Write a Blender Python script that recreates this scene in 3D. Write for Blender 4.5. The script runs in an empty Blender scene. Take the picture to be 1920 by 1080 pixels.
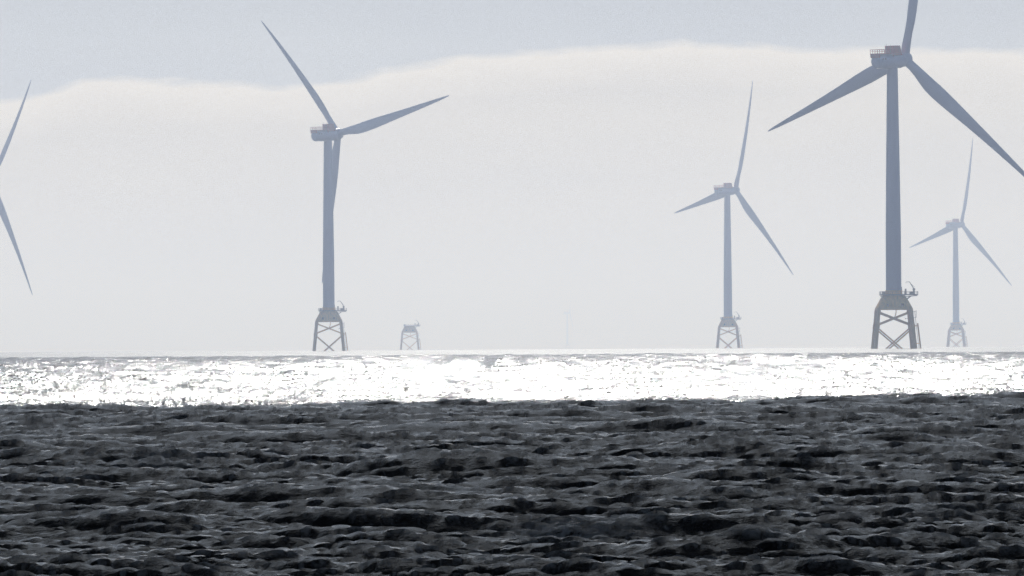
import bpy, bmesh, math, random
import numpy as np
from mathutils import Vector, Matrix
random.seed(4)
C = bpy.context.scene.collection
S = bpy.context.scene
rad = math.radians

# ------------------------------------------------------------ camera
CAM_H = 1.5
F1920 = 13731.0                      # focal length in pixels of a 1920 wide frame
R_EFF = 1.5e7                        # radius of the sea's curvature, refraction included
PITCH, ROLL = 0.455, 0.33
cam = bpy.data.cameras.new('camera'); co = bpy.data.objects.new('camera', cam); C.objects.link(co)
cam.sensor_width = 36; cam.lens = 36*F1920/1920
cam.clip_start = 0.5; cam.clip_end = 80000
co.matrix_world = Matrix.Translation((0, 0, CAM_H)) @ Matrix.Rotation(rad(90+PITCH), 4, 'X') @ Matrix.Rotation(rad(-ROLL), 4, 'Z')
S.camera = co

# ------------------------------------------------------------ sun, sky, exposure
SUN_EL, SUN_AZ = 29.0, 0.5           # ahead of the camera
sd = Vector((math.sin(rad(SUN_AZ))*math.cos(rad(SUN_EL)), math.cos(rad(SUN_AZ))*math.cos(rad(SUN_EL)), math.sin(rad(SUN_EL))))
sl = bpy.data.lights.new('sun', 'SUN'); sl.energy = 3.0; sl.angle = rad(0.5); sl.color = (1, .99, .98)
so = bpy.data.objects.new('sun', sl); C.objects.link(so)
so.rotation_euler = sd.to_track_quat('Z', 'Y').to_euler(); so.location = (0, 0, 300)
S.view_settings.view_transform = 'Standard'; S.view_settings.look = 'None'
S.view_settings.gamma = 1; S.view_settings.exposure = -0.1
S.cycles.max_bounces = 6; S.cycles.use_denoising = True; S.cycles.denoising_prefilter = 'NONE'; S.cycles.volume_bounces = 1

W = bpy.data.worlds.new('World'); S.world = W; W.use_nodes = True
nt = W.node_tree; N = nt.nodes; L = nt.links; N.clear()
def nd(tree, typ, **kw):
    n = tree.nodes.new(typ)
    for k, v in kw.items():
        if k.startswith('i_'): n.inputs[int(k[2:])].default_value = v
        else: setattr(n, k, v)
    return n
def mth(tree, op, a, b=None, c=None, clamp=False):
    n = tree.nodes.new('ShaderNodeMath'); n.operation = op; n.use_clamp = clamp
    for i, v in enumerate((a, b, c)):
        if v is None: continue
        if isinstance(v, (int, float)): n.inputs[i].default_value = v
        else: tree.links.new(v, n.inputs[i])
    return n.outputs[0]
sky = nd(nt, 'ShaderNodeTexSky', sky_type='NISHITA', sun_disc=False)
sky.sun_elevation = rad(SUN_EL); sky.sun_rotation = rad(SUN_AZ); sky.dust_density = 2.0; sky.air_density = 1.0
tc = nd(nt, 'ShaderNodeTexCoord'); sp = nd(nt, 'ShaderNodeSeparateXYZ'); L.new(tc.outputs['Generated'], sp.inputs[0])
az = mth(nt, 'ARCTAN2', sp.outputs[0], sp.outputs[1])              # radians, 0 ahead
el = mth(nt, 'ARCSINE', sp.outputs[2])
# upper edge of the bank of low cloud along the horizon
fc = nd(nt, 'ShaderNodeFloatCurve')
t = mth(nt, 'MULTIPLY_ADD', az, 1/0.30, 0.5, clamp=True); L.new(t, fc.inputs['Value'])
edge_px = [(-1100,215),(-500,190),(0,196),(110,172),(230,149),(400,160),(560,160),(680,146),(740,127),(900,109),(1100,92),(1300,86),(1500,90),(1700,90),(1920,100),(2300,120),(3000,95)]
cm = fc.mapping; cv = cm.curves[0]; pts = []
for px, py in edge_px:
    x = (math.atan((px-960)/F1920))/0.30+0.5
    hz = 649-(px-960)*math.tan(rad(ROLL)); e = (hz-py)/F1920
    pts.append((x, (e-0.02)/0.03))
cv.points[0].location = (0, .55); cv.points[1].location = (1, .6)
for x, y in pts: cv.points.new(x, y)
cm.update()
edge = mth(nt, 'MULTIPLY_ADD', fc.outputs[0], 0.03, 0.02)
mp = nd(nt, 'ShaderNodeMapping'); mp.inputs['Scale'].default_value = (110, 110, 420)
L.new(tc.outputs['Generated'], mp.inputs[0])
nz = nd(nt, 'ShaderNodeTexNoise'); nz.inputs['Scale'].default_value = 1.0; nz.inputs['Detail'].default_value = 6; L.new(mp.outputs[0], nz.inputs[0])
wob = mth(nt, 'MULTIPLY_ADD', nz.outputs[0], 0.0030, -0.0015)
dd = mth(nt, 'SUBTRACT', mth(nt, 'ADD', el, wob), edge)
mask = mth(nt, 'MULTIPLY_ADD', dd, 1/0.0013, 0.5, clamp=True)      # 1 above the bank
mask = mth(nt, 'SMOOTH_MIN', mask, 1.0, 0.2)
# softer variation inside the bank
mp2 = nd(nt, 'ShaderNodeMapping'); mp2.inputs['Scale'].default_value = (14, 14, 75); L.new(tc.outputs['Generated'], mp2.inputs[0])
nz2 = nd(nt, 'ShaderNodeTexNoise'); nz2.inputs['Scale'].default_value = 1.0; nz2.inputs['Detail'].default_value = 4; L.new(mp2.outputs[0], nz2.inputs[0])
def mixc(f, a, b):
    m = nt.nodes.new('ShaderNodeMix'); m.data_type = 'RGBA'
    if isinstance(f, (int, float)): m.inputs[0].default_value = f
    else: L.new(f, m.inputs[0])
    for i, v in ((6, a), (7, b)):
        if isinstance(v, tuple): m.inputs[i].default_value = v+(1,)
        else: L.new(v, m.inputs[i])
    return m.outputs[2]
v2 = mth(nt, 'MULTIPLY_ADD', nz2.outputs[0], 2.2, -0.65, clamp=True)
bank_low = mixc(v2, (7.2, 7.0, 6.85), (8.3, 7.95, 7.3))
rim = mth(nt, 'MULTIPLY_ADD', dd, 1/0.006, 1.0, clamp=True)         # brighter towards the lit top of the bank
bank = mixc(rim, bank_low, (9.5, 9.1, 8.5))
upper = mixc(v2, (5.5, 5.9, 6.6), (6.0, 6.4, 7.0))
low = mixc(mask, bank, upper)
hi = mth(nt, 'MULTIPLY_ADD', el, 1/0.12, -0.6, clamp=True)          # thin veil above opens into plain sky
veil = mth(nt, 'MULTIPLY_ADD', hi, -0.04, 1.0)
dim = mth(nt, 'MULTIPLY_ADD', el, 1/0.07, -0.60, clamp=True)       # the overcast darkens away from the bright horizon
low = mixc(dim, low, mixc(v2, (.8, 1.15, 1.5), (1.6, 2.0, 2.5)))
back = mth(nt, 'POWER', mth(nt, 'MULTIPLY_ADD', mth(nt, 'COSINE', az), .5, .5), 2.0)   # brightest on the sun's side
vm = nt.nodes.new('ShaderNodeVectorMath'); vm.operation = 'SCALE'; L.new(low, vm.inputs[0]); L.new(mth(nt, 'MULTIPLY_ADD', back, .72, .28), vm.inputs['Scale'])
allc = mixc(veil, sky.outputs[0], mixc(back, (.7, 1.6, 3.3), vm.outputs[0]))
bg = nd(nt, 'ShaderNodeBackground'); bg.inputs[1].default_value = 0.1; L.new(allc, bg.inputs[0])
ow = nd(nt, 'ShaderNodeOutputWorld'); L.new(bg.outputs[0], ow.inputs[0])

# ------------------------------------------------------------ helpers
def tag(o, label=None, cat=None, group=None, kind=None):
    if label: o['label'] = label
    if cat: o['category'] = cat
    if group: o['group'] = group
    if kind: o['kind'] = kind
def mat(name):
    m = bpy.data.materials.new(name); m.use_nodes = True
    return m, m.node_tree, m.node_tree.nodes['Principled BSDF']
def paint(name, col, rough, var=0.12, scale=0.6, metal=0.0, streak=True):
    m, t, p = mat(name)
    tcn = nd(t, 'ShaderNodeTexCoord'); mpn = nd(t, 'ShaderNodeMapping'); t.links.new(tcn.outputs['Object'], mpn.inputs[0])
    mpn.inputs['Scale'].default_value = (1, 1, 0.15 if streak else 1)
    n = nd(t, 'ShaderNodeTexNoise'); n.inputs['Scale'].default_value = scale; n.inputs['Detail'].default_value = 6
    t.links.new(mpn.outputs[0], n.inputs[0])
    r = nd(t, 'ShaderNodeValToRGB'); t.links.new(n.outputs[0], r.inputs[0])
    r.color_ramp.elements[0].position = .3; r.color_ramp.elements[1].position = .7
    r.color_ramp.elements[0].color = tuple(c*(1-var) for c in col)+(1,); r.color_ramp.elements[1].color = tuple(min(1, c*(1+var)) for c in col)+(1,)
    t.links.new(r.outputs[0], p.inputs['Base Color']); p.inputs['Roughness'].default_value = rough; p.inputs['Metallic'].default_value = metal
    return m
M_TOWER = paint('tower_paint', (.26, .34, .47), .45, .05)
M_BLADE = paint('blade_paint', (.26, .34, .47), .35, .04)
M_NAC = paint('nacelle_paint', (.29, .37, .50), .4, .05)
M_RED = paint('red_paint', (.60, .03, .03), .9)
M_YEL = paint('yellow_paint', (.80, .39, .05), .55, .22, 1.2)
M_STEEL = paint('galvanised_steel', (.22, .20, .17), .5, .2)
M_DARK = paint('dark_opening', (.02, .018, .016), .9)
M_DARK.node_tree.nodes['Principled BSDF'].inputs['Specular IOR Level'].default_value = .1
M_RED.node_tree.nodes['Principled BSDF'].inputs['Specular IOR Level'].default_value = 0

def link(name, bm, m, parent=None, smooth=True, flat_angle=40):
    me = bpy.data.meshes.new(name); bmesh.ops.recalc_face_normals(bm, faces=bm.faces)
    bm.to_mesh(me); bm.free(); me.materials.append(m)
    if smooth:
        me.shade_smooth()
        try: me.set_sharp_from_angle(angle=rad(flat_angle))
        except Exception: pass
    o = bpy.data.objects.new(name, me); C.objects.link(o)
    if parent: o.parent = parent
    return o
def empty(name, loc=(0, 0, 0), rz=0):
    o = bpy.data.objects.new(name, None); C.objects.link(o); o.location = loc; o.rotation_euler = (0, 0, rz); o.empty_display_size = 3
    return o
def ring_frame(d):
    d = d.normalized(); up = Vector((0, 0, 1)) if abs(d.z) < .95 else Vector((1, 0, 0))
    a = d.cross(up).normalized(); return a, d.cross(a).normalized()
def tube(bm, p0, p1, r0, r1=None, n=12, caps=True):
    p0, p1 = Vector(p0), Vector(p1); r1 = r0 if r1 is None else r1
    a, b = ring_frame(p1-p0); R = []
    for p, r in ((p0, r0), (p1, r1)):
        R.append([bm.verts.new(p+a*(r*math.cos(2*math.pi*k/n))+b*(r*math.sin(2*math.pi*k/n))) for k in range(n)])
    for k in range(n): bm.faces.new((R[0][k], R[0][(k+1) % n], R[1][(k+1) % n], R[1][k]))
    if caps: bm.faces.new(R[0]); bm.faces.new(R[1])
def path(bm, pts, r, n=8):
    for a, b in zip(pts[:-1], pts[1:]): tube(bm, a, b, r, n=n)
def box(bm, lo, hi, M=None):
    vs = [bm.verts.new((x, y, z)) for x in (lo[0], hi[0]) for y in (lo[1], hi[1]) for z in (lo[2], hi[2])]
    for f in ((0,1,3,2), (4,6,7,5), (0,4,5,1), (2,3,7,6), (0,2,6,4), (1,5,7,3)): bm.faces.new([vs[i] for i in f])
    if M: bmesh.ops.transform(bm, matrix=M, verts=vs)
def loft(bm, rings, cap=True):
    R = [[bm.verts.new(p) for p in r] for r in rings]; n = len(R[0])
    for a, b in zip(R[:-1], R[1:]):
        for k in range(n): bm.faces.new((a[k], a[(k+1) % n], b[(k+1) % n], b[k]))
    if cap: bm.faces.new(R[0]); bm.faces.new(R[-1])
def circ(axis_pts, n=32):
    """rings about X: list of (x, radius, zc)"""
    return [[(x, r*math.cos(2*math.pi*k/n), zc+r*math.sin(2*math.pi*k/n)) for k in range(n)] for x, r, zc in axis_pts]

# ------------------------------------------------------------ the sea
def ocean_tile(n, Lm, lp, spread, wind, lo, hi, sig, seed, chop=1.0):
    """random wave field on a periodic tile; wavelengths between lo and hi metres"""
    rng = np.random.default_rng(seed)
    k1 = 2*np.pi*np.fft.fftfreq(n, Lm/n); kx, ky = np.meshgrid(k1, k1, indexing='ij')
    k = np.hypot(kx, ky); k[0, 0] = 1
    kp = 2*np.pi/lp
    P = np.exp(-1.25*(kp/k)**2)/k**3.55
    c = np.abs((kx*math.cos(wind)+ky*math.sin(wind))/k)
    P *= c**(2*spread)+0.012
    lam = 2*np.pi/k
    P *= (lam < hi)*(lam > lo)*np.exp(-(lo/lam)**4)
    P[0, 0] = 0
    Hk = np.sqrt(P)*(rng.normal(size=(n, n))+1j*rng.normal(size=(n, n)))
    h = np.fft.ifft2(Hk); sc = sig/h.real.std()
    dx = np.fft.ifft2(-1j*kx/k*Hk).real*sc*chop; dy = np.fft.ifft2(-1j*ky/k*Hk).real*sc*chop
    gx = np.fft.ifft2(kx*kx/k*Hk).real*sc*chop; gy = np.fft.ifft2(ky*ky/k*Hk).real*sc*chop
    return h.real*sc, dx, dy, (gx+gy)
def sample(tile, Lm, x, y, rot):
    n = tile[0].shape[0]; c, s = math.cos(rot), math.sin(rot)
    u = (x*c+y*s)/Lm*n; v = (-x*s+y*c)/Lm*n
    iu = np.floor(u).astype(np.int64); iv = np.floor(v).astype(np.int64); fu = (u-iu).astype(np.float32); fv = (v-iv).astype(np.float32)
    i0 = iu % n; i1 = (i0+1) % n; j0 = iv % n; j1 = (j0+1) % n
    w = ((1-fu)*(1-fv), fu*(1-fv), (1-fu)*fv, fu*fv); out = []
    for a in tile: out.append(a[i0, j0]*w[0]+a[i1, j0]*w[1]+a[i0, j1]*w[2]+a[i1, j1]*w[3])
    h, dx, dy, j = out
    return h, dx*c-dy*s, dx*s+dy*c, j
TILE_A = (ocean_tile(2048, 121.0, 10.0, 2.4, rad(72), 0.42, 60, 0.088, 21, 1.5), 121.0, 0.0)
TILE_B = (ocean_tile(2048, 29.3, 0.5, 2.0, rad(60), 0.03, 1.1, 0.0165, 5, 1.4), 29.3, 0.37)

def geo(a, b, ratio):
    n = max(1, int(math.log(b/a)/ratio)); return list(a*(b/a)**(np.arange(n)/n))
rr = np.array([0.5, 1, 2, 3]+geo(4, 36, .05)+geo(36, 200, .0016)+geo(200, 1200, .0012)+geo(1200, 9000, .006)+geo(9000, 25000, .06)+[25000.0])
half = rad(4.7); dense = np.linspace(-half, half, 1200)
out = half*np.exp(np.arange(1, 60)*0.0598); out = out[out < math.pi*.985]
th = np.concatenate([-out[::-1], dense, out])
nr, nt_ = len(rr), len(th)
R_, T_ = np.meshgrid(rr, th, indexing='ij')
X = (R_*np.sin(T_)).ravel(); Y = (R_*np.cos(T_)).ravel()
drr = np.gradient(rr)
print('slopes', [float(np.sqrt((np.gradient(T[0][0], T[1]/T[0][0].shape[0], axis=0)**2).mean())) for T in (TILE_A, TILE_B)], len(rr))
wa = np.repeat(np.clip(1.6-drr/6.0, 0.35, 1), nt_); wb = np.repeat(np.clip(1.3-drr/1.2, 0.25, 1), nt_)
ha, dxa, dya, ja = sample(*TILE_A[:1], TILE_A[1], X, Y, TILE_A[2])
hb, dxb, dyb, jb = sample(*TILE_B[:1], TILE_B[1], X, Y, TILE_B[2])
# gusts: patches of rougher and smoother water
gust = 1+.22*np.sin(X/7.3+Y/31+1)*np.sin(Y/17.0-X/23)+.15*np.sin(X/3.1-Y/9.7)
near = np.repeat(np.clip((rr-6)/25, 0, 1), nt_)
Z = (ha*wa+hb*wb*gust)*near - (X*X+Y*Y)/(2*R_EFF)
XX = X+(dxa*wa+dxb*wb*gust)*near; YY = Y+(dya*wa+dyb*wb*gust)*near
foam = np.clip((ja*wa+jb*wb*0.5*gust-0.75)*3.0, 0, 1)
for fx, fy, rx, ry, am in ((0.5, 61, .6, 1.5, 1.2), (-4.3, 94.0, .5, 2.5, .9), (-.9, 76.5, .8, 1.8, .7), (3.6, 66, .4, 1.0, .6)):   # remains of small whitecaps
    q = (np.abs(X-fx) < .25) & (np.abs(Y-fy) < 5); q = np.flatnonzero(q); fy = float(Y[q[np.argmax((ha*wa)[q])]])-.25*ry   # on the near face of the closest crest
    foam = np.maximum(foam, am*np.exp(-((X-fx)/rx)**2-((Y-fy-(X-fx)*.8)/ry)**2))
co_ = np.empty((nr*nt_+1, 3), np.float32); co_[:-1, 0] = XX; co_[:-1, 1] = YY; co_[:-1, 2] = Z; co_[-1] = (0, 0, 0)
i = np.arange(nr-1)[:, None]*nt_; j = np.arange(nt_)[None, :]; j2 = (j+1) % nt_
quads = np.stack([i+j, i+nt_+j, i+nt_+j2, i+j2], -1).reshape(-1, 4)[:, ::-1]
tri = np.stack([np.full(nt_, nr*nt_), np.arange(nt_), (np.arange(nt_)+1) % nt_], -1)
me = bpy.data.meshes.new('sea')
nq, ntri = len(quads), len(tri)
me.vertices.add(len(co_)); me.vertices.foreach_set('co', co_.ravel())
me.loops.add(nq*4+ntri*3); me.loops.foreach_set('vertex_index', np.concatenate([quads.ravel(), tri[:, ::-1].ravel()]).astype(np.int32))
me.polygons.add(nq+ntri)
me.polygons.foreach_set('loop_start', np.concatenate([np.arange(nq)*4, nq*4+np.arange(ntri)*3]).astype(np.int32))
me.update(calc_edges=True); me.shade_smooth()
at = me.attributes.new('foam', 'FLOAT', 'POINT'); at.data.foreach_set('value', np.append(foam, 0).astype(np.float32))
at = me.attributes.new('unresolved', 'FLOAT', 'POINT'); at.data.foreach_set('value', np.append((1-wa)*.75+(1-wb)*.25, 0).astype(np.float32))
sea = bpy.data.objects.new('sea', me); C.objects.link(sea); tag(sea, kind='structure')
if me.polygons[nq//2].normal.z < 0: me.flip_normals()

m, t, p = mat('sea_water'); me.materials.append(m)
p.inputs['Base Color'].default_value = (.004, .008, .011, 1); p.inputs['IOR'].default_value = 1.333; p.inputs['Roughness'].default_value = .135
tcn = nd(t, 'ShaderNodeTexCoord')
def noise(scale, stretch, detail, rot=0.0):
    mpn = nd(t, 'ShaderNodeMapping'); mpn.inputs['Scale'].default_value = stretch; mpn.inputs['Rotation'].default_value = (0, 0, rot); t.links.new(tcn.outputs['Object'], mpn.inputs[0])
    n = nd(t, 'ShaderNodeTexNoise'); n.inputs['Scale'].default_value = scale; n.inputs['Detail'].default_value = detail; n.inputs['Roughness'].default_value = .62
    t.links.new(mpn.outputs[0], n.inputs[0]); return n.outputs[0]
b1 = nd(t, 'ShaderNodeBump'); b1.inputs['Strength'].default_value = 1; b1.inputs['Distance'].default_value = .045
t.links.new(noise(3.2, (1, .8, 1), 5, .3), b1.inputs['Height'])
b2 = nd(t, 'ShaderNodeBump'); b2.inputs['Strength'].default_value = 1; b2.inputs['Distance'].default_value = .014
t.links.new(noise(19, (1, .7, 1), 4, -.5), b2.inputs['Height']); t.links.new(b1.outputs[0], b2.inputs['Normal'])
t.links.new(b2.outputs[0], p.inputs['Normal'])
ua = nd(t, 'ShaderNodeAttribute', attribute_name='unresolved'); t.links.new(mth(t, 'MULTIPLY_ADD', ua.outputs['Fac'], .12, .11), p.inputs['Roughness'])
fa = nd(t, 'ShaderNodeAttribute', attribute_name='foam'); fn = noise(14, (1, 1, 1), 5)
fm = mth(t, 'MULTIPLY', fa.outputs['Fac'], mth(t, 'MULTIPLY_ADD', fn, 3.5, -1.2, clamp=True), clamp=True)
fo = nd(t, 'ShaderNodeBsdfDiffuse'); fo.inputs[0].default_value = (.84, .86, .88, 1)
mx = nd(t, 'ShaderNodeMixShader'); t.links.new(mth(t, 'MULTIPLY', fm, .95), mx.inputs[0]); t.links.new(p.outputs[0], mx.inputs[1]); t.links.new(fo.outputs[0], mx.inputs[2])
t.links.new(mx.outputs[0], t.nodes['Material Output'].inputs[0])

# ------------------------------------------------------------ the cloud overhead that shades the near water
def cloud(x0, x1, y0, y1, zb, thick, seed, name='cloud', edge_amp=1.0):
    rng = random.Random(seed); nx, ny = 150, 90; bm = bmesh.new()
    ph = [(rng.uniform(0, 6.3), rng.uniform(0, 6.3)) for _ in range(8)]
    def nse(x, y, s):
        v = 0
        for q, (a, b) in enumerate(ph):
            fq = s*1.7**q; v += math.sin(x*fq+a+.7*y*fq*math.sin(b))*math.cos(y*fq*.8+b)/1.45**q
        return v*.4
    top, bot = [], []
    for iy in range(ny+1):
        tr, br = [], []
        for ix in range(nx+1):
            u, v = ix/nx, iy/ny
            x = (x0+x1)/2+(x1-x0)/2*math.copysign(abs(2*u-1)**2.6, u-.5); y = y0+(y1-y0)*v
            we = max(0, (v-.75)/.25)
            y += we*edge_amp*(math.sin(x/60.)*48+math.sin(x/4.1+.4)*3.5+math.sin(x/1.9)*2+math.sin(x/400)*40)
            d = min(u, 1-u, v, 1-v); w = min(1, d/.06); w = math.sqrt(1-(1-w)**2)
            tr.append(bm.verts.new((x, y, zb+thick*.5*w+w*abs(nse(x, y, .006))*thick*.7+2)))
            br.append(bm.verts.new((x, y, zb-thick*.10*w+w*nse(x+500, y, .009)*thick*.22)))
        top.append(tr); bot.append(br)
    for iy in range(ny):
        for ix in range(nx):
            bm.faces.new((top[iy][ix], top[iy][ix+1], top[iy+1][ix+1], top[iy+1][ix]))
            bm.faces.new((bot[iy][ix], bot[iy+1][ix], bot[iy+1][ix+1], bot[iy][ix+1]))
    for iy in range(ny):
        bm.faces.new((top[iy][0], top[iy+1][0], bot[iy+1][0], bot[iy][0])); bm.faces.new((top[iy][nx], bot[iy][nx], bot[iy+1][nx], top[iy+1][nx]))
    for ix in range(nx):
        bm.faces.new((top[0][ix], bot[0][ix], bot[0][ix+1], top[0][ix+1])); bm.faces.new((top[ny][ix], top[ny][ix+1], bot[ny][ix+1], bot[ny][ix]))
    o = link(name, bm, M_CLOUD, flat_angle=180); tag(o, kind='structure'); return o
M_CLOUD = paint('cloud_vapour', (.55, .57, .60), 1.0, .1, .004, streak=False)
M_CLOUD.node_tree.nodes['Principled BSDF'].inputs['Specular IOR Level'].default_value = 0
_t = M_CLOUD.node_tree; _p = _t.nodes['Principled BSDF']; _tr = nd(_t, 'ShaderNodeBsdfTranslucent'); _tr.inputs[0].default_value = (.95, .96, .97, 1)
_mx = nd(_t, 'ShaderNodeMixShader'); _mx.inputs[0].default_value = .14; _t.links.new(_p.outputs[0], _mx.inputs[1]); _t.links.new(_tr.outputs[0], _mx.inputs[2]); _t.links.new(_mx.outputs[0], _t.nodes['Material Output'].inputs[0])
CB = 420.0; SH = 183.0
EDGE = SH+CB/math.tan(rad(SUN_EL))
cl = cloud(-2600, 2600, -3000, EDGE, CB, 46, 3)
cl.rotation_euler = (0, 0, 0)

# ------------------------------------------------------------ turbine parts
HUB = 105.0; DECK = 19.3
def leg_pt(sx, sy, z):
    """corner leg centreline: knee at 14.3 m"""
    h = 5.8+(14.3-z)*.096 if z <= 14.3 else 5.8
    return Vector((sx*h, sy*h, z))
def build_foundation(root):
    parts = []
    for sx in (-1, 1):
        for sy in (-1, 1):
            bm = bmesh.new(); tube(bm, leg_pt(sx, sy, -12), leg_pt(sx, sy, 14.6), .68, .60, 16)
            tube(bm, leg_pt(sx, sy, 7.2), leg_pt(sx, sy, 8.9), .75, .75, 16); tube(bm, leg_pt(sx, sy, 12.6), leg_pt(sx, sy, 13.9), .70, .70, 16)
            link('leg', bm, M_YEL, root)
    for a, b in (((-1, -1), (1, -1)), ((-1, 1), (1, 1)), ((-1, -1), (-1, 1)), ((1, -1), (1, 1))):
        for z0, z1, r in ((13.3, 8.5, .27), (8.5, 13.3, .27), (7.6, -4.6, .26), (-4.6, 7.6, .26)):
            bm = bmesh.new(); tube(bm, leg_pt(*a, z0), leg_pt(*b, z1), r, r, 12); link('brace', bm, M_YEL, root)
    # transition piece: hollow skirt box narrowing to the tower flange
    bm = bmesh.new(); rings = []
    def rring(h, z, rc, n=6):
        pts = []
        for q, (sx, sy) in enumerate(((1, 1), (-1, 1), (-1, -1), (1, -1))):
            a0 = q*math.pi/2
            for k in range(n+1):
                a = a0+math.pi/2*k/n; pts.append((sx*(h-rc)+rc*math.cos(a), sy*(h-rc)+rc*math.sin(a), z))
        return pts
    for h, z, rc in ((6.35, 14.05, 1.1), (6.4, 14.6, 1.1), (6.0, 15.5, 1.4), (5.35, 16.8, 1.8), (4.6, 18.3, 2.4), (4.0, 19.28, 3.0)): rings.append(rring(h, z, rc))
    loft(bm, rings); tp = link('transition_piece', bm, M_YEL, root, flat_angle=50)
    for sx in (-1, 1):
        for sy in (-1, 1):
            bm = bmesh.new(); box(bm, (sx*2.65-.45, sy*5.95-.35, 15.2), (sx*2.65+.45, sy*5.95+.15, 16.35)); link('hatch', bm, M_DARK, tp)
    # platform with lay-down area to one side
    bm = bmesh.new(); out = []
    outline = [(-4.9, -3.4), (-3.6, -4.8), (3.4, -4.8), (5.2, -3.3), (8.6, -3.0), (8.6, 3.0), (5.2, 3.3), (3.4, 4.8), (-3.6, 4.8), (-4.9, 3.4)]
    loft(bm, [[(x, y, DECK) for x, y in outline], [(x, y, DECK+.28) for x, y in outline]])
    for y in (-2.4, 0, 2.4): tube(bm, (3.2, y, DECK-.55), (8.3, y, DECK-.12), .13); tube(bm, (4.0, y, DECK-1.9), (6.3, y, DECK-.2), .12)
    for y in (-2.4, 2.4): tube(bm, (-3.8, y, DECK-1.2), (-4.6, y, DECK-.1), .12)
    pf = link('platform', bm, M_STEEL, root, flat_angle=30)
    bm = bmesh.new(); n = len(outline)
    for q in range(n):
        a = Vector((*outline[q], DECK+.28)); b = Vector((*outline[(q+1) % n], DECK+.28)); ln = (b-a).length; m_ = max(1, round(ln/1.5))
        for k in range(m_): c = a.lerp(b, k/m_); tube(bm, c, c+Vector((0, 0, 1.15)), .045, n=6)
        for hgt in (.58, 1.15): tube(bm, a+Vector((0, 0, hgt)), b+Vector((0, 0, hgt)), .04, n=6)
        tube(bm, a+Vector((0, 0, .1)), b+Vector((0, 0, .1)), .07, n=6)
    link('railing', bm, M_STEEL, pf)
    for lo_, hi_ in (((5.6, -2.1, DECK+.29), (6.9, -1.0, DECK+1.3)), ((-4.4, -2.6, DECK+.29), (-3.3, -1.2, DECK+1.5)), ((4.1, .6, DECK+.29), (4.7, 1.3, DECK+2.4))):
        bm = bmesh.new(); box(bm, lo_, hi_); link('equipment_cabinet', bm, M_STEEL, pf, flat_angle=20)
    # davit crane
    bm = bmesh.new(); tube(bm, (7.2, -1.6, DECK+.28), (7.2, -1.6, DECK+1.9), .42, .34); box(bm, (6.75, -2.0, DECK+1.9), (7.65, -1.2, DECK+2.5))
    cr = link('crane', bm, M_STEEL, root, flat_angle=30)
    bm = bmesh.new(); tube(bm, (7.3, -1.6, DECK+2.2), (5.6, -1.6, DECK+4.9), .17, .13); tube(bm, (5.6, -1.6, DECK+4.9), (4.3, -1.6, DECK+4.8), .12, .09)
    tube(bm, (4.3, -1.6, DECK+4.8), (4.3, -1.6, DECK+4.3), .05); tube(bm, (7.5, -1.6, DECK+2.9), (5.9, -1.6, DECK+4.4), .05)
    link('crane_boom', bm, M_STEEL, cr)
    # boat landing with ladder on the right-hand side
    bm = bmesh.new()
    for y in (-6.9, -5.1):
        tube(bm, (8.1, y, 9.2), (9.5, y, -3), .19)
        for z in (8.2, 1.9): tube(bm, (5.9+(14.3-z)*.09, y, z), (8.1+(9.2-z)*.115, y, z), .13, n=8)
    link('boat_landing', bm, M_YEL, root)
    bm = bmesh.new()
    for y in (-6.3, -5.7): tube(bm, (7.0, y, 13.6), (8.8, y, -2), .06, n=6)
    z = -1.8
    while z < 13.4: xx = 7.0+(13.6-z)*.115; tube(bm, (xx, -6.3, z), (xx, -5.7, z), .035, n=6); z += .45
    for z in (8.4, 11.2, 13.4): xx = 7.0+(13.6-z)*.115; box(bm, (xx-.9, -6.7, z), (xx+.35, -5.3, z+.12))
    for z in (11.2, ): xx = 7.0+(13.6-z)*.115; path(bm, [(xx+.3, -6.6, z), (xx+.3, -6.6, z+2.6), (xx+.3, -5.4, z+2.6), (xx+.3, -5.4, z)], .05, 6); tube(bm, (xx+.3, -6, z), (xx+.3, -6, z+2.6), .05)
    link('ladder', bm, M_STEEL, root)
    bm = bmesh.new(); path(bm, [(.75, -1, 14.2), (.75, -1, 13.2), (.55, -1, 12.2), (.1, -1.3, 11.3), (-.1, -1.5, 10.9)], .16); link('cable_duct', bm, M_YEL, root)
    for x in (5.6, ): bm = bmesh.new(); tube(bm, (x-.9, 5.9, 10.9), (x+.6, 5.9, 10.9), .08); tube(bm, (x-.9, 5.9, 10.7), (x-.9, 5.9, 11.1), .12); link('navigation_lamp_arm', bm, M_STEEL, root)

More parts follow.
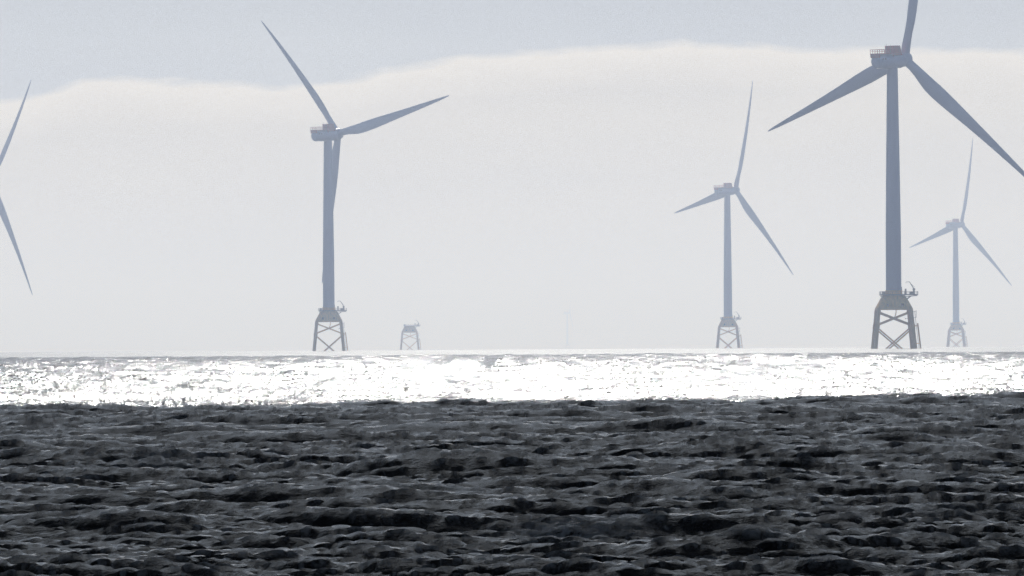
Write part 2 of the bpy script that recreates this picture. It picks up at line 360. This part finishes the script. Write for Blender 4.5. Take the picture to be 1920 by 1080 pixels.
def blade_bm():
    bm = bmesh.new(); rings = []; st = [1.2, 2.5, 4.5, 7, 10, 13.5, 17, 21, 25, 30, 35, 40, 45, 50, 55, 60, 65, 69, 72, 73.8, 74.7, 75]
    chord = {1.2: 3.3, 2.5: 3.3, 4.5: 3.35, 7: 3.75, 10: 4.5, 13.5: 5.2, 17: 5.5, 21: 5.4, 25: 5.1, 30: 4.6, 35: 4.1, 40: 3.65, 45: 3.2, 50: 2.8, 55: 2.4, 60: 2.0, 65: 1.6, 69: 1.25, 72: .9, 73.8: .6, 74.7: .32, 75: .08}
    for r in st:
        c = chord[r]; w = min(1, max(0, (r-3)/11)); w = w*w*(3-2*w)         # 0 round root, 1 aerofoil
        tk = (1-w)*1.0+w*(.34-.18*min(1, (r-14)/50 if r > 14 else 0)); tk = max(.14, tk)
        tw = rad(17*(1-min(1, r/70))**1.6+4)
        le = (.5*(1-w)+.33*w)*c
        off = .105*r-.00075*r*r; ring = []
        for k in range(24):
            a = 2*math.pi*k/24; u = .5-.5*math.cos(a)       # 0 leading, 1 trailing
            prof = math.sin(a)*.5*((1-w)+w*(1.35*math.sqrt(max(0, u))*(1-u)**.75*1.15/ max(.18, abs(math.sin(a))) if abs(math.sin(a)) > 1e-6 else 0))
            y = le-u*c; x = prof*tk*c
            X_ = x*math.cos(tw)+y*math.sin(tw); Y_ = y*math.cos(tw)-x*math.sin(tw)
            ring.append((X_+off, Y_, r*1.02))
        rings.append(ring)
    loft(bm, rings); return bm

def build_nacelle(root):
    """built about the hub centre: X is the rotor axis, nose forward"""
    bm = bmesh.new()
    loft(bm, circ([(-16.0, .6, -.1), (-15.95, 1.9, -.1), (-15.6, 2.4, -.1), (-14.9, 2.65, -.1), (-9, 2.75, -.1), (-4.6, 2.75, -.05), (-4.3, 2.65, 0), (-2.4, 2.65, 0), (-2.1, 2.3, 0)], 36))
    na = link('nacelle', bm, M_NAC, root)
    bm = bmesh.new(); box(bm, (-16.1, -2.4, 2.5), (-8.2, 2.4, 2.8))
    for x in (-16, -8.4): box(bm, (x, -2.3, 1.2), (x+.15, 2.3, 2.5))
    link('winching_deck', bm, M_RED, na, flat_angle=20)
    bm = bmesh.new(); cor = [(-16.0, -2.3), (-8.4, -2.3), (-8.4, 2.3), (-16.0, 2.3)]
    for q in range(4):
        a = Vector((*cor[q], 2.8)); b = Vector((*cor[(q+1) % 4], 2.8)); m_ = round((b-a).length/1.25)
        for k in range(m_): c = a.lerp(b, k/m_); tube(bm, c, c+Vector((0, 0, 1.35)), .085, n=6)
        tube(bm, a+Vector((0, 0, 1.35)), b+Vector((0, 0, 1.35)), .11, n=6); tube(bm, a+Vector((0, 0, .72)), b+Vector((0, 0, .72)), .06, n=6)
    link('deck_railing', bm, M_RED, na)
    bm = bmesh.new()
    vs = [[(-8.0, y, 2.0), (-3.6, y, 2.0), (-4.7, y, 5.5), (-8.0, y, 5.5)] for y in (-2.2, 2.2)]; loft(bm, vs)
    for y in (-1.2, 0, 1.2): box(bm, (-8.12, y-.06, 2.35), (-8.0, y+.06, 5.3))
    link('cooler', bm, M_RED, na, flat_angle=20)
    for x in (-14.6, -13.3): bm = bmesh.new(); box(bm, (x-.3, -2.72, .5), (x+.3, -2.3, 1.1)); link('vent', bm, M_DARK, na)
    bm = bmesh.new(); tube(bm, (-8.6, 1, 2.7), (-8.6, 1, 6.2), .06); link('wind_mast', bm, M_STEEL, na)
    bm = bmesh.new(); tube(bm, (-8.6, -1, 2.7), (-8.6, -1, 5.9), .06); link('wind_mast', bm, M_STEEL, na)
    bm = bmesh.new()
    loft(bm, circ([(-2.2, 2.35, 0), (-2.0, 2.6, 0), (-.5, 2.75, 0), (1.0, 2.65, 0), (1.9, 2.3, 0), (2.6, 1.7, 0), (3.0, .9, 0), (3.1, .2, 0)], 36))
    hb_ = link('hub', bm, M_NAC, root)
    return na, hb_
def build_tower(root):
    bm = bmesh.new(); rings = []; zt = HUB-2.6
    prof = [(DECK+.28, 2.98), (DECK+.7, 2.98), (DECK+.7, 2.82), (DECK+26, 2.74), (DECK+26.05, 2.79), (DECK+26.25, 2.79), (DECK+26.3, 2.72), (DECK+54, 2.38), (DECK+54.05, 2.43), (DECK+54.25, 2.43), (DECK+54.3, 2.36), (zt, 1.96), (zt+.6, 2.15)]
    for z, r in prof: rings.append([(r*math.cos(2*math.pi*k/48), r*math.sin(2*math.pi*k/48), z) for k in range(48)])
    loft(bm, rings); tw = link('tower', bm, M_TOWER, root)
    bm = bmesh.new(); box(bm, (2.7, -1.0, DECK+.75), (2.95, .0, DECK+3.1)); link('door', bm, M_STEEL, tw)
    bm = bmesh.new(); tube(bm, (0, 0, DECK+.29), (0, 0, DECK+1.8), 3.14, 3.14, 40); link('base_collar', bm, M_YEL, tw)

def aim(px, py, D):
    """point D metres out along the ray through pixel (px, py) of a 1920 wide frame"""
    v = co.matrix_world.to_3x3() @ Vector(((px-960)/F1920, (540-py)/F1920, -1)); v *= D/v.y
    return Vector((v.x, D, v.z+CAM_H))

# first turbine is built once, the others are copies
def children(o): return [c for c in bpy.data.objects if c.parent == o]
def copy_tree(o, parent=None):
    c = o.copy(); C.objects.link(c); c.parent = parent
    for ch in children(o): copy_tree(ch, c)
    return c
TILT = rad(6)
def pose(root, yaw, phi, jrot=0):
    """turn nacelle, hub and blades about the tower"""
    Rm = Matrix.Rotation(yaw-jrot, 4, 'Z')
    hubc = Rm @ Vector((6.7, 0, HUB)); T = Matrix.Translation(hubc) @ Rm @ Matrix.Rotation(-TILT, 4, 'Y')
    q = 0
    for ch in children(root):
        nm = ch.name.split('.')[0]
        if nm == 'hub': ch.matrix_local = T
        elif nm == 'nacelle': ch.matrix_local = Matrix.Translation(hubc) @ Rm @ Matrix.Rotation(-rad(2.2), 4, 'Y') @ Matrix.Translation((0, 0, -.55))
        elif nm == 'blade':
            ch.matrix_local = T @ Matrix.Rotation(rad(90-(phi+120*q)), 4, 'X'); q += 1
    root.rotation_euler = (0, 0, jrot)
proto = empty('wind_turbine')
build_foundation(proto); build_tower(proto); build_nacelle(proto)
b0 = link('blade', blade_bm(), M_BLADE, proto, flat_angle=60)
for k in range(2): b = b0.copy(); C.objects.link(b); b.parent = proto
G = 'offshore wind turbines standing in the sea'
specs = [  # hub pixel, distance, c (foreshortening of the rotor), phase, foundation turn, label
    (1697, 109, 2650, .72, 199.0, 1.8, 'nearest and largest wind turbine, at right, its red nacelle box and yellow lattice foundation clear'),
    (633, 248, 3534, .71, 12.3, 0.0, 'slate blue wind turbine in the left half with one blade hanging down behind its tower'),
    (1379, 356, 4855, .58, 191.0, 1.0, 'mid-sized hazy wind turbine standing to the left of the nearest turbine'),
    (1803, 421, 6270, .62, 194.9, 2.0, 'pale small wind turbine to the right of the nearest turbine, below its right blade'),
    (-18, 335, 4450, .62, 51.5, 0.0, 'wind turbine cut off by the left edge with only two blades showing'),
    (1068, 578, 20000, .10, 52.0, 1.0, 'tiny wind turbine almost lost in haze on the horizon near the centre')]
for k, (px, py, D, c_, phi, jr, lab) in enumerate(specs):
    o = proto if k == 0 else copy_tree(proto)
    yaw = math.asin(c_)
    h = aim(px, py, D)
    pose(o, yaw, phi, rad(jr))
    hx = 6.7*math.cos(yaw)
    o.location = (h.x-hx, D, -D*D/(2*R_EFF))
    tag(o, lab, 'wind turbine', G)
fnd = empty('turbine_foundation'); build_foundation(fnd)
D = 5900; h = aim(768, 611, D); fnd.location = (h.x, D, -D*D/(2*R_EFF))
tag(fnd, 'pale lattice foundation without a tower, crane on its deck, standing alone in the haze', 'foundation')

# ------------------------------------------------------------ haze
bm = bmesh.new(); box(bm, (-26000, -26000, -R_EFF+math.sqrt(R_EFF**2-25000**2)-3), (26000, 26000, 205))
m = bpy.data.materials.new('haze_air'); m.use_nodes = True; t = m.node_tree; t.nodes.clear()
pv = nd(t, 'ShaderNodeVolumePrincipled'); pv.inputs['Color'].default_value = (.69, .79, 1.0, 1); pv.inputs['Absorption Color'].default_value = (1, 1, 1, 1)
pv.inputs['Density'].default_value = .00018; pv.inputs['Anisotropy'].default_value = .45
mo = nd(t, 'ShaderNodeOutputMaterial'); t.links.new(pv.outputs[0], mo.inputs['Volume'])
hz = link('haze', bm, m, smooth=False); tag(hz, kind='stuff')
